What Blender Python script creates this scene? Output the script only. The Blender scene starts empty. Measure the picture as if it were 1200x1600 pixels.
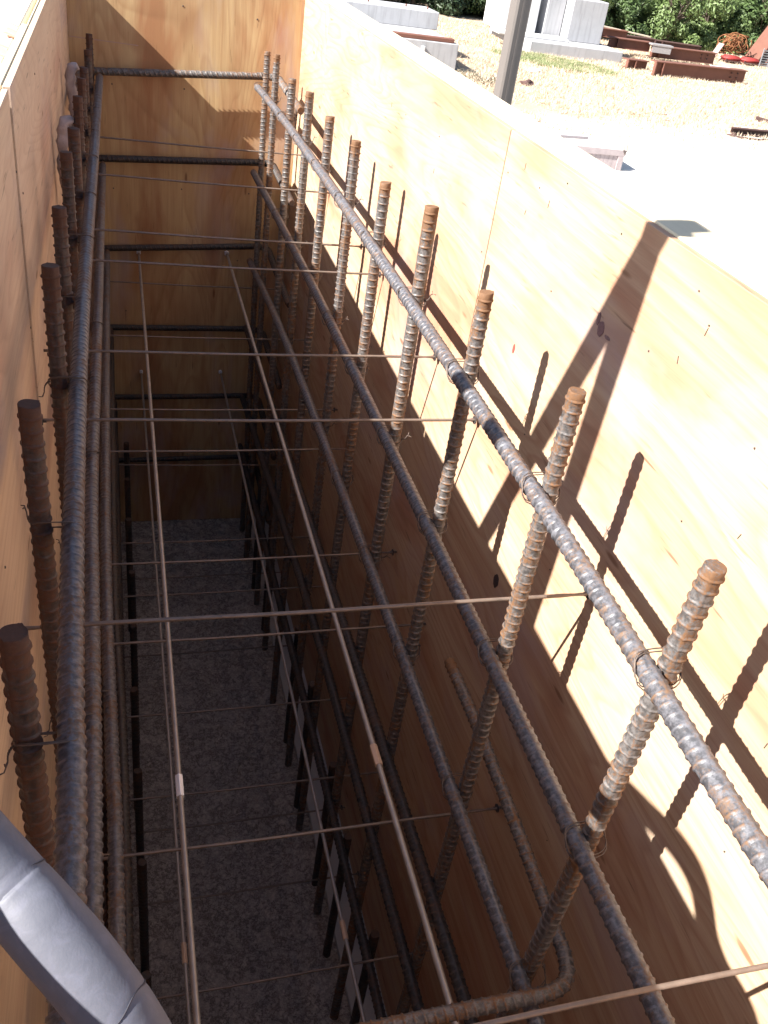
import bpy, bmesh, math, random
from mathutils import Vector, Matrix, noise
random.seed(7)
C = bpy.context.scene
COL = C.collection
PI = math.pi
LIFT = 3.2            # everything is modelled with the camera at the origin, then lifted so the ground is z = 0
G = -3.2              # ground level before the lift

# ------------------------------------------------------------------ camera
cam = bpy.data.cameras.new('camera'); camo = bpy.data.objects.new('camera', cam); COL.objects.link(camo)
right = Vector((.96091539, -.24197226, .13450289)); down = Vector((-.03023963, -.57468052, -.81781897)); fwd = Vector((.2751857, .78178752, -.55953651))
m = Matrix(((right.x, -down.x, -fwd.x, 0), (right.y, -down.y, -fwd.y, 0), (right.z, -down.z, -fwd.z, 0), (0, 0, 0, 1)))
camo.matrix_world = m
cam.sensor_fit = 'VERTICAL'; cam.sensor_height = 24; cam.sensor_width = 18; cam.lens = 1400.33/1600*24
cam.clip_start = .05; cam.clip_end = 500
C.camera = camo
C.render.resolution_x = 768; C.render.resolution_y = 1024

# ------------------------------------------------------------------ light
SUN = Vector((1, .22, -.84)).normalized()
w = bpy.data.worlds.new('World'); C.world = w; w.use_nodes = True
nt = w.node_tree; bg = nt.nodes['Background']
sky = nt.nodes.new('ShaderNodeTexSky'); sky.sky_type = 'NISHITA'; sky.sun_disc = False
sky.sun_elevation = math.asin(-SUN.z); sky.sun_rotation = math.atan2(-SUN.x, -SUN.y)
nt.links.new(sky.outputs[0], bg.inputs[0]); bg.inputs[1].default_value = .055
sun = bpy.data.lights.new('sun', 'SUN'); sun.energy = 5.0; sun.angle = math.radians(.5); sun.color = (1, .96, .88)
suno = bpy.data.objects.new('sun', sun); COL.objects.link(suno)
suno.rotation_euler = SUN.to_track_quat('-Z', 'Y').to_euler()
C.view_settings.view_transform = 'Standard'; C.view_settings.look = 'None'; C.view_settings.gamma = 1
C.view_settings.exposure = 1.78

# ------------------------------------------------------------------ material helpers
def mat(name):
    M = bpy.data.materials.new(name); M.use_nodes = True
    t = M.node_tree; b = t.nodes['Principled BSDF']
    return M, t, b
def N(t, typ, **kw):
    n = t.nodes.new(typ)
    for k, v in kw.items():
        if hasattr(n, k): setattr(n, k, v)
        else: n.inputs[k.replace('_', ' ')].default_value = v
    return n
def L(t, a, b): t.links.new(a, b)
def coords(t, scale=(1, 1, 1), rnd=True):
    tc = t.nodes.new('ShaderNodeTexCoord'); mp = t.nodes.new('ShaderNodeMapping'); mp.inputs['Scale'].default_value = scale
    if rnd:
        oi = t.nodes.new('ShaderNodeObjectInfo'); mu = N(t, 'ShaderNodeMath', operation='MULTIPLY'); mu.inputs[1].default_value = 37
        L(t, oi.outputs['Random'], mu.inputs[0]); ad = N(t, 'ShaderNodeVectorMath', operation='ADD')
        L(t, tc.outputs['Object'], ad.inputs[0]); L(t, mu.outputs[0], ad.inputs[1]); L(t, ad.outputs[0], mp.inputs['Vector'])
    else: L(t, tc.outputs['Object'], mp.inputs['Vector'])
    return mp.outputs[0]
def noi(t, vec, scale, detail=4, rough=.55, dist=0):
    n = N(t, 'ShaderNodeTexNoise'); n.inputs['Scale'].default_value = scale; n.inputs['Detail'].default_value = detail
    n.inputs['Roughness'].default_value = rough; n.inputs['Distortion'].default_value = dist
    if vec is not None: L(t, vec, n.inputs['Vector'])
    return n.outputs[0]
def ramp(t, fac, stops):
    r = t.nodes.new('ShaderNodeValToRGB'); e = r.color_ramp.elements
    while len(e) < len(stops): e.new(.5)
    for i, (p, c) in enumerate(stops):
        e[i].position = p; e[i].color = (c, c, c, 1) if isinstance(c, (int, float)) else (*c, 1)
    L(t, fac, r.inputs[0]); return r.outputs[0]
def mix(t, fac, a, b, mode='MIX'):
    n = t.nodes.new('ShaderNodeMix'); n.data_type = 'RGBA'; n.blend_type = mode
    for s, v in ((n.inputs['Factor'], fac), (n.inputs['A'], a), (n.inputs['B'], b)):
        if hasattr(v, 'links'): L(t, v, s)
        else: s.default_value = v if isinstance(v, (int, float)) else (*v, 1)
    return n.outputs['Result']
def mth(t, op, a, b=None):
    n = N(t, 'ShaderNodeMath', operation=op)
    for i, v in enumerate((a, b)):
        if v is None: continue
        if hasattr(v, 'links'): L(t, v, n.inputs[i])
        else: n.inputs[i].default_value = v
    return n.outputs[0]
def bump(t, b, h, strength=.3, dist=.002):
    n = t.nodes.new('ShaderNodeBump'); n.inputs['Strength'].default_value = strength; n.inputs['Distance'].default_value = dist
    L(t, h, n.inputs['Height']); L(t, n.outputs[0], b.inputs['Normal'])

def rebar_mat(name, steel, rust, lo, hi, rough=.55):
    M, t, b = mat(name)
    v = coords(t)
    n1 = noi(t, v, 34, 6, .7); n2 = noi(t, v, 210, 3, .65); n3 = noi(t, v, 5, 3)
    at = N(t, 'ShaderNodeAttribute'); at.attribute_name = 'rib'
    tp = N(t, 'ShaderNodeAttribute'); tp.attribute_name = 'tip'
    f = mth(t, 'ADD', mth(t, 'MULTIPLY', n1, .62), mth(t, 'MULTIPLY', n2, .38))
    f = mth(t, 'ADD', f, mth(t, 'MULTIPLY', mth(t, 'SUBTRACT', n3, .5), .35))
    f = mth(t, 'ADD', f, mth(t, 'MULTIPLY', at.outputs['Fac'], .075))
    ob = t.nodes.new('ShaderNodeObjectInfo')
    f = mth(t, 'ADD', f, mth(t, 'MULTIPLY', tp.outputs['Fac'], mth(t, 'ADD', .06, mth(t, 'MULTIPLY', ob.outputs['Random'], .15))))
    fac = ramp(t, f, [(lo, 0), (hi, 1)])
    rc = mix(t, n2, tuple(c*.62 for c in rust), tuple(min(1, c*1.35) for c in rust))
    sc = mix(t, n1, tuple(c*.75 for c in steel), tuple(c*1.3 for c in steel))
    n5 = noi(t, v, 85, 4, .7)
    sc = mix(t, ramp(t, n5, [(.42, 0), (.60, 1)]), tuple(c*.42 for c in steel), sc)
    sc = mix(t, mth(t, 'MULTIPLY', at.outputs['Fac'], .5), sc, tuple(c*1.25 for c in steel))
    col = mix(t, fac, sc, rc)
    L(t, col, b.inputs['Base Color'])
    L(t, mth(t, 'ADD', mth(t, 'MULTIPLY', fac, .30), rough), b.inputs['Roughness'])
    L(t, mth(t, 'MULTIPLY', mth(t, 'SUBTRACT', 1.0, fac), .12), b.inputs['Metallic'])
    bump(t, b, f, .55, .0016)
    return M
M_BAR = rebar_mat('rebar_mill_scale', (.150, .140, .140), (.145, .072, .034), .50, .62, .50)
M_LONG = rebar_mat('rebar_grey_long', (.130, .130, .148), (.13, .074, .044), .52, .66, .44)
M_RUST = rebar_mat('rebar_brown_rust', (.066, .055, .058), (.076, .033, .020), .45, .60, .5)
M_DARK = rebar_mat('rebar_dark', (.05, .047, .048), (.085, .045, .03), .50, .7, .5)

def simple(name, c, rough=.7, metal=0, var=.25, scale=20, bmp=.2):
    M, t, b = mat(name); v = coords(t)
    n = noi(t, v, scale, 5, .6)
    L(t, mix(t, n, tuple(x*(1-var) for x in c), tuple(min(1, x*(1+var)) for x in c)), b.inputs['Base Color'])
    b.inputs['Roughness'].default_value = rough; b.inputs['Metallic'].default_value = metal
    if bmp: bump(t, b, noi(t, v, scale*4, 4), bmp, .003)
    return M
M_WIRE = simple('tie_wire', (.13, .10, .085), .5, .5, .4, 60, 0)
M_TIE = simple('snap_tie_steel', (.21, .165, .14), .45, .5, .5, 35, .2)
M_ROD = simple('form_rod_steel', (.36, .335, .32), .42, .45, .3, 30, .15)
M_NUTS = simple('coupling_nut_zinc', (.80, .84, .95), .35, .3, .08, 30, .05)
M_NUTB = simple('coupling_nut_tan', (.60, .44, .33), .45, .3, .1, 30, .05)
M_NAIL = simple('nail_head', (.10, .08, .07), .6, .4, .3, 60, 0)
M_BLACK = simple('plastic_washer', (.045, .04, .04), .6, 0, .2, 30, 0)
M_MORT = simple('dried_mortar', (.42, .36, .36), .95, 0, .3, 30, .8)

def ply_mat(name, light, dark, heart, grain_axis, heart_lo=.52, seedv=0):
    # grain_axis: 0 = grain runs along object X, 2 = along Z
    M, t, b = mat(name)
    def st(u, v):  # scale along grain / across
        return (u if grain_axis == 0 else v, u if grain_axis == 1 else v, u if grain_axis == 2 else v)
    tc = t.nodes.new('ShaderNodeTexCoord')
    oi = t.nodes.new('ShaderNodeObjectInfo'); off = mth(t, 'ADD', mth(t, 'MULTIPLY', oi.outputs['Random'], 23), seedv)
    ad = N(t, 'ShaderNodeVectorMath', operation='ADD'); L(t, tc.outputs['Object'], ad.inputs[0]); L(t, off, ad.inputs[1])
    def mp(s):
        q = t.nodes.new('ShaderNodeMapping'); q.inputs['Scale'].default_value = s; L(t, ad.outputs[0], q.inputs['Vector']); return q.outputs[0]
    big = noi(t, mp(st(.20, 1.25)), 1.0, 3, .5, .5)
    rings = mth(t, 'MULTIPLY', big, 46)
    saw = mth(t, 'FRACT', rings)
    line = ramp(t, saw, [(0, 0), (.55, .25), (.86, 1), (1, 0)])
    fib = noi(t, mp(st(5, 260)), 1.0, 3, .7)
    fib2 = noi(t, mp(st(1.1, 34)), 1.0, 4, .7)
    dash = noi(t, mp(st(6, 75)), 1.0, 2, .5)
    blot = noi(t, mp(st(.8, 3.2)), 1.0, 4, .6, .4)
    hf = ramp(t, blot, [(heart_lo, 0), (heart_lo+.16, 1)])
    base = mix(t, hf, light, heart)
    base = mix(t, mth(t, 'MULTIPLY', line, .42), base, mix(t, hf, dark, tuple(c*.62 for c in heart)))
    base = mix(t, mth(t, 'MULTIPLY', ramp(t, fib2, [(.35, 1), (.62, 0)]), .38), base, dark)
    base = mix(t, mth(t, 'MULTIPLY', ramp(t, fib, [(.3, 1), (.5, 0)]), .25), base, tuple(c*.6 for c in dark))
    base = mix(t, mth(t, 'MULTIPLY', ramp(t, dash, [(.24, 1), (.33, 0)]), .7), base, tuple(c*.35 for c in dark))
    # bluish grey weathering bloom
    bl = noi(t, mp(st(.9, 2.2)), 1.7, 4, .6, .5)
    base = mix(t, mth(t, 'MULTIPLY', ramp(t, bl, [(.52, 0), (.7, 1)]), .45), base, (.40, .32, .34))
    # small pitch streaks and knots
    vo = N(t, 'ShaderNodeTexVoronoi'); vo.inputs['Scale'].default_value = 1.0; L(t, mp(st(2.2, 9.0)), vo.inputs['Vector'])
    kn = ramp(t, vo.outputs['Distance'], [(.0, 1), (.05, .8), (.085, 0)])
    base = mix(t, mth(t, 'MULTIPLY', kn, .8), base, (.16, .065, .03))
    L(t, base, b.inputs['Base Color']); b.inputs['Roughness'].default_value = .62
    b.inputs['Specular IOR Level'].default_value = .3
    bump(t, b, mth(t, 'ADD', fib, mth(t, 'MULTIPLY', line, .4)), .25, .001)
    return M
M_PLY = ply_mat('plywood_right', (.54, .405, .275), (.35, .18, .11), (.44, .24, .155), 1, .49)
M_PLYL = ply_mat('plywood_left', (.66, .51, .37), (.50, .34, .235), (.56, .37, .27), 1, .50, 5)
M_PLYE = ply_mat('plywood_end', (.54, .385, .21), (.36, .20, .095), (.38, .19, .095), 2, .47, 11)

def timber_mat(name, c, axis):
    M, t, b = mat(name)
    s = [22, 22, 22]; s[axis] = 1.2
    v = coords(t, tuple(s))
    n = noi(t, v, 3, 5, .7); n2 = noi(t, coords(t), 2.5, 4)
    L(t, mix(t, n2, mix(t, n, tuple(x*.7 for x in c), c), tuple(min(1, x*1.2) for x in c)), b.inputs['Base Color'])
    b.inputs['Roughness'].default_value = .8; bump(t, b, n, .3, .002)
    return M
M_TIM = timber_mat('sawn_timber', (.66, .56, .40), 1)
M_TIMX = timber_mat('sawn_timber_cross', (.60, .48, .34), 0)
M_TIMZ = timber_mat('sawn_timber_upright', (.55, .44, .31), 2)
M_PLANK = timber_mat('scaffold_plank', (.72, .68, .62), 1)
M_PLYEDGE = simple('plywood_edge', (.58, .45, .30), .8, 0, .3, 60, .3)

def conc(name, c, var=.18, sc=3, drip=True):
    M, t, b = mat(name); v = coords(t)
    n = noi(t, v, sc, 6, .65); n2 = noi(t, coords(t, (6, 6, .5)), 2, 4, .6); n3 = noi(t, v, 60, 3)
    a = mix(t, n, tuple(x*(1-var) for x in c), tuple(min(1, x*(1+var)) for x in c))
    a = mix(t, mth(t, 'MULTIPLY', ramp(t, n2, [(.5, 0), (.68, 1)]), .45 if drip else 0.1), a, tuple(x*.55 for x in c))
    a = mix(t, mth(t, 'MULTIPLY', n3, .2), a, tuple(x*.6 for x in c))
    L(t, a, b.inputs['Base Color']); b.inputs['Roughness'].default_value = .9; bump(t, b, n3, .3, .004)
    return M
M_CONC = conc('weathered_concrete', (.40, .40, .42))
M_CONCW = conc('pale_concrete', (.62, .62, .63), .1)

def footing_mat():
    M, t, b = mat('rough_footing_concrete'); v = coords(t, rnd=False)
    n = noi(t, v, 7, 8, .8); n2 = noi(t, v, 40, 7, .8, .1); n3 = noi(t, v, 2, 3)
    def ridge(q, w_): return ramp(t, mth(t, 'ABSOLUTE', mth(t, 'SUBTRACT', q, .5)), [(0, 1), (w_, 0)])
    r1 = ridge(noi(t, v, 8, 8, .78, .15), .030); r2 = ridge(noi(t, v, 34, 5, .75, .1), .06)
    a = mix(t, n3, (.48, .42, .385), (.74, .67, .62))
    a = mix(t, mth(t, 'MULTIPLY', ramp(t, n2, [(.40, 1), (.60, 0)]), .55), a, (.27, .235, .22))
    a = mix(t, mth(t, 'MULTIPLY', r1, .8), a, (.05, .042, .04)); a = mix(t, mth(t, 'MULTIPLY', r2, .5), a, (.07, .06, .055))  # dark crevice lines: shade of the rough relief put into the colour
    a = mix(t, mth(t, 'MULTIPLY', ramp(t, n, [(.60, 0), (.72, 1)]), .5), a, (.48, .45, .44))
    L(t, a, b.inputs['Base Color']); b.inputs['Roughness'].default_value = .95
    bump(t, b, mth(t, 'ADD', n, mth(t, 'MULTIPLY', n2, .6)), .9, .02)
    return M
M_FOOT = footing_mat()
M_SMOOTHC = conc('trowelled_concrete', (.52, .51, .51), .12, 6, False)

# ------------------------------------------------------------------ object helpers
def tag(o, label=None, cat=None, group=None, kind=None):
    if label: o['label'] = label
    if cat: o['category'] = cat
    if group: o['group'] = group
    if kind: o['kind'] = kind
    return o
def link(name, me, material=None, parent=None, loc=(0, 0, 0), rot=(0, 0, 0)):
    if material is not None and not me.materials: me.materials.append(material)
    o = bpy.data.objects.new(name, me); COL.objects.link(o)
    o.location = loc; o.rotation_euler = rot
    if parent is not None: o.parent = parent
    return o
def empty(name, loc=(0, 0, 0), rz=0):
    o = bpy.data.objects.new(name, None); COL.objects.link(o); o.location = loc; o.rotation_euler = (0, 0, rz)
    o.empty_display_size = .1
    return o
def copy_tree(o, parent=None):
    c = o.copy(); COL.objects.link(c)
    if parent is not None: c.parent = parent
    for ch in o.children: copy_tree(ch, c)
    return c
class MB:
    def __init__(s): s.v = []; s.f = []; s.sm = []
    def box(s, x0, x1, y0, y1, z0, z1, bev=0):
        if bev:
            bm = bmesh.new(); bmesh.ops.create_cube(bm, size=1)
            for q in bm.verts: q.co = Vector(((x0+x1)/2+q.co.x*(x1-x0), (y0+y1)/2+q.co.y*(y1-y0), (z0+z1)/2+q.co.z*(z1-z0)))
            bmesh.ops.bevel(bm, geom=bm.edges[:], offset=bev, segments=1, affect='EDGES')
            s.addbm(bm); bm.free(); return s
        b = len(s.v)
        s.v += [(x, y, z) for z in (z0, z1) for y in (y0, y1) for x in (x0, x1)]
        for q in ((0, 2, 3, 1), (4, 5, 7, 6), (0, 1, 5, 4), (2, 6, 7, 3), (0, 4, 6, 2), (1, 3, 7, 5)): s.f.append([b+i for i in q]); s.sm.append(False)
        return s
    def addbm(s, bm, smooth=False):
        b = len(s.v); bm.verts.index_update(); s.v += [tuple(q.co) for q in bm.verts]
        for q in bm.faces: s.f.append([b+x.index for x in q.verts]); s.sm.append(smooth)
    def tube(s, path, r, seg=8, caps=True, flat=None):
        path = [Vector(p) for p in path]; n = len(path)
        rs = r if isinstance(r, (list, tuple)) else [r]*n
        fr = frames(path); b = len(s.v)
        for (p, t, u, w_), rr in zip(fr, rs):
            for k in range(seg):
                a = 2*PI*k/seg; s.v.append(tuple(p+(u*math.cos(a)+w_*math.sin(a))*rr))
        for i in range(n-1):
            for k in range(seg):
                s.f.append([b+i*seg+k, b+i*seg+(k+1) % seg, b+(i+1)*seg+(k+1) % seg, b+(i+1)*seg+k]); s.sm.append(True)
        if caps:
            s.f.append([b+k for k in reversed(range(seg))]); s.sm.append(False)
            s.f.append([b+(n-1)*seg+k for k in range(seg)]); s.sm.append(False)
        return s
    def bar(s, a, b_, w, h):   # rectangular bar between two points, w across horizontally, h the other way
        a = Vector(a); b_ = Vector(b_); t = (b_-a).normalized()
        u = t.cross(Vector((0, 0, 1))); u = u.normalized() if u.length > 1e-4 else Vector((1, 0, 0)); q = u.cross(t)
        b = len(s.v)
        for p in (a, b_):
            for su, sq in ((-1, -1), (1, -1), (1, 1), (-1, 1)): s.v.append(tuple(p+u*su*w/2+q*sq*h/2))
        for q_ in ((0, 1, 2, 3), (7, 6, 5, 4), (0, 4, 5, 1), (1, 5, 6, 2), (2, 6, 7, 3), (3, 7, 4, 0)): s.f.append([b+i for i in q_]); s.sm.append(False)
        return s
    def mesh(s, name):
        me = bpy.data.meshes.new(name); me.from_pydata(s.v, [], s.f); me.polygons.foreach_set('use_smooth', s.sm); me.update()
        bm = bmesh.new(); bm.from_mesh(me); bmesh.ops.recalc_face_normals(bm, faces=bm.faces[:]); bm.to_mesh(me); bm.free()
        return me
    def build(s, name, material, parent=None, loc=(0, 0, 0), rot=(0, 0, 0)):
        return link(name, s.mesh(name), material, parent, loc, rot)
def frames(path):
    out = []; n = len(path); u = None
    for i, p in enumerate(path):
        t = (path[min(i+1, n-1)]-path[max(i-1, 0)])
        t = t.normalized() if t.length > 1e-9 else Vector((0, 0, 1))
        if u is None:
            u = t.cross(Vector((0, 1, 0))); u = u if u.length > .2 else t.cross(Vector((1, 0, 0)))
        u = (u-t*u.dot(t)).normalized(); out.append((p, t, u, t.cross(u)))
    return out
def smooth_path(pts, step):
    """arc-length resample of a Catmull-Rom curve through pts -> function of s and total length"""
    P = [Vector(p) for p in pts]; P = [P[0]*2-P[1]]+P+[P[-1]*2-P[-2]]
    fine = []
    for i in range(1, len(P)-2):
        n = max(2, int((P[i+1]-P[i]).length/.01))
        for k in range(n):
            t = k/n; a, b, c, d = P[i-1], P[i], P[i+1], P[i+2]
            fine.append(.5*((2*b)+(c-a)*t+(2*a-5*b+4*c-d)*t*t+(3*b-a-3*c+d)*t*t*t))
    fine.append(P[-2]); return fine

def rebar(name, pts, d=.036, pitch=.0215, seg=18, slant=.0, ribh=.0017, roll=0, smooth=True, tips=(1, 1), material=None, bow=.0, cross=False):
    """deformed reinforcing bar swept along pts: crescent ribs, two long ribs, sawn ends"""
    fine = smooth_path(pts, .01) if smooth and len(pts) > 2 else [Vector(p) for p in pts]
    cum = [0]
    for a, b in zip(fine, fine[1:]): cum.append(cum[-1]+(b-a).length)
    Ltot = cum[-1]
    # stations
    st = [0.0, .001]; kinds = [0, 0]; s = pitch*.7
    while s < Ltot-pitch*.7:
        for ds, k in ((-.0042, 0), (-.0028, .05), (-.0013, 1), (.0013, 1), (.0028, .05), (.0042, 0)): st.append(s+ds); kinds.append(k)
        s += pitch
    st += [Ltot-.001, Ltot]; kinds += [0, 0]
    j = 0; P = []
    for q in st:
        while j < len(cum)-2 and cum[j+1] < q: j += 1
        t = (q-cum[j])/max(1e-9, cum[j+1]-cum[j]); P.append(fine[j].lerp(fine[j+1], t))
    fr = frames(P); V = []; F = []; rib = []; tip = []; r0 = d/2-ribh*.75
    rnd = random.Random(hash(round(Ltot*100)) & 255)
    ph = rnd.random()*9
    for i, (q, k) in enumerate(zip(st, kinds)):
        p, t, u, v = fr[i]
        end = (i == 0 or i == len(st)-1)
        for a_ in range(seg):
            a = 2*PI*a_/seg+roll
            c = abs(math.sin(2*PI*a_/seg))**.6
            h = k*ribh*c
            lr = (ribh*.95 if (a_ % (seg//2)) == 0 else 0)
            rr = r0+max(h, lr)+.0006*noise.noise(Vector((q*60, a_*.9, ph)))
            if end: rr -= .0012
            off = t*(slant*math.cos(2*PI*a_/seg)*(1 if not cross else 1)) if not end and 1 < i < len(st)-2 else Vector((0, 0, 0))
            if end: off = t*(.0016*math.cos(2*PI*a_/seg+ph))
            V.append(tuple(p+(u*math.cos(a)+v*math.sin(a))*rr+off))
            rib.append(1.0 if (k*c > .5 or lr) else 0.0)
            tt = 0
            if tips[0]: tt = max(tt, 1-q/.06)
            if tips[1]: tt = max(tt, 1-(Ltot-q)/.06)
            tip.append(min(1, max(0, tt*1.25)))
    n = len(st)
    for i in range(n-1):
        for k in range(seg): F.append([i*seg+k, i*seg+(k+1) % seg, (i+1)*seg+(k+1) % seg, (i+1)*seg+k])
    sm = [True]*len(F)
    F.append(list(reversed(range(seg)))); F.append([(n-1)*seg+k for k in range(seg)]); sm += [False, False]
    me = bpy.data.meshes.new(name); me.from_pydata(V, [], F); me.polygons.foreach_set('use_smooth', sm)
    for nm, dat in (('rib', rib), ('tip', tip)):
        A = me.attributes.new(nm, 'FLOAT', 'POINT'); A.data.foreach_set('value', dat)
    me.update(); me.validate()
    if material is not None: me.materials.append(material)
    return me

ORD = ['', 'first', 'second', 'third', 'fourth', 'fifth', 'sixth', 'seventh', 'eighth', 'ninth', 'tenth', 'eleventh', 'twelfth', 'thirteenth']
XL, XR, YE, ZT, ZF = -.22, 1.0, 5.44, -.45, -3.91
YN = -1.5
exec_order = []

# ================================================================== SETTING
def ground():
    M, t, b = mat('dry_straw_ground'); v = coords(t, rnd=False)
    tc = t.nodes.new('ShaderNodeTexCoord'); sp = t.nodes.new('ShaderNodeSeparateXYZ'); L(t, tc.outputs['Object'], sp.inputs[0])
    n1 = noi(t, v, .35, 5, .6); n2 = noi(t, v, 3, 6, .7); n3 = noi(t, coords(t, (1, 3, 1), False), 14, 5, .75)
    straw = mix(t, n2, (.38, .295, .215), (.55, .46, .36))
    straw = mix(t, ramp(t, n3, [(.40, 1), (.52, 0)]), straw, (.36, .27, .19))
    gravel = mix(t, n3, (.66, .62, .57), (.80, .76, .71))
    # the bare gravel apron: everything nearer than about 17 m, with a wavering edge
    f = mth(t, 'ADD', mth(t, 'ADD', mth(t, 'MULTIPLY', sp.outputs[1], .1), mth(t, 'MULTIPLY', sp.outputs[0], -.015)), mth(t, 'MULTIPLY', mth(t, 'SUBTRACT', n1, .5), .7))
    fac = ramp(t, mth(t, 'MULTIPLY', f, .5), [(.80, 0), (.88, 1)])
    a = mix(t, fac, gravel, straw)
    n4 = noi(t, v, .55, 3, .5)
    a = mix(t, mth(t, 'MULTIPLY', ramp(t, n4, [(.50, 0), (.66, 1)]), mth(t, 'MULTIPLY', fac, .6)), a, (.30, .215, .16))
    L(t, a, b.inputs['Base Color']); b.inputs['Roughness'].default_value = 1; b.inputs['Specular IOR Level'].default_value = .1
    bump(t, b, n3, .6, .03)
    xs = [-150, -40, -10, XL-.13, .4, XR+.13, 4, 8, 12, 16, 20, 26, 40, 80, 200]
    ys = [-120, -30, -6, YN-.13, 2, YE+.13, 9, 13, 17, 21, 25, 29, 33, 40, 60, 110, 260]
    me = bpy.data.meshes.new('ground'); V = [(x, y, G) for y in ys for x in xs]; F = []
    nx = len(xs)
    for j in range(len(ys)-1):
        for i in range(nx-1):
            if 3 <= i < 5 and 3 <= j < 5: continue
            F.append([j*nx+i, j*nx+i+1, (j+1)*nx+i+1, (j+1)*nx+i])
    me.from_pydata(V, [], F); me.update()
    tag(link('ground', me, M), kind='structure')
ground()

# footing inside the form
def footing():
    root = empty('concrete_footing', (.4, 2, ZF)); 
    tag(root, 'dark rough concrete footing at the bottom between the form walls', 'footing')
    x0, x1, y0, y1 = XL-.02, XR+.02, YN-.02, YE+.02
    MB().box(x0-.4-.4, x1+.4-.4, y0-.3-2, y1+.3-2, -.5, -.03).build('base_slab', M_CONC, root)
    nx, ny = 90, 380; V = []; F = []
    for j in range(ny+1):
        y = y0+(y1-y0)*j/ny
        for i in range(nx+1):
            x = x0+(.85-x0)*i/nx
            p = Vector((x*7, y*7, 0)); h = noise.fractal(p, 1, 2, 5)*.016
            q = Vector((x*38, y*38, 3)); h += noise.fractal(q, 1, 2, 3)*.006
            pit = noise.noise(Vector((x*22, y*22, 9)))
            if pit > .28: h -= (pit-.28)*.05
            edge = min(1, max(0, (.85-x)/.06)); V.append((x-.4, y-2, h*edge))
    for j in range(ny):
        for i in range(nx):
            a = j*(nx+1)+i; F.append([a, a+1, a+nx+2, a+nx+1])
    me = bpy.data.meshes.new('rough_surface'); me.from_pydata(V, [], F); me.polygons.foreach_set('use_smooth', [True]*len(F)); me.update()
    link('rough_surface', me, M_FOOT, root)
    MB().box(.852-.4, x1-.4, y0-2, y1-2, -.06, .014, .004).build('smooth_ledge', M_SMOOTHC, root)
footing()

# ================================================================== FORMWORK
def sheet(root, name, x0, x1, y0, y1, z0, z1, m_, ori):
    cx, cy, cz = (x0+x1)/2, (y0+y1)/2, (z0+z1)/2
    o = MB().box(x0-cx, x1-cx, y0-cy, y1-cy, z0-cz, z1-cz, .0012).build(name, m_, root, (cx-ori.x, cy-ori.y, cz-ori.z))
    return o
def nails(root, ori, pts, axis):
    # pts = (a, z): small dark nail heads standing 1 mm proud of the sheet
    for (p, r) in pts:
        bm = bmesh.new(); bmesh.ops.create_cone(bm, cap_ends=True, segments=10, radius1=r, radius2=r*.8, depth=.002)
        if axis == 'x': bmesh.ops.rotate(bm, verts=bm.verts[:], matrix=Matrix.Rotation(PI/2, 3, 'Y'))
        else: bmesh.ops.rotate(bm, verts=bm.verts[:], matrix=Matrix.Rotation(PI/2, 3, 'X'))
        q = MB(); q.addbm(bm); bm.free()
        q.build('nail', M_NAIL, root, tuple(Vector(p)-ori))
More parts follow.
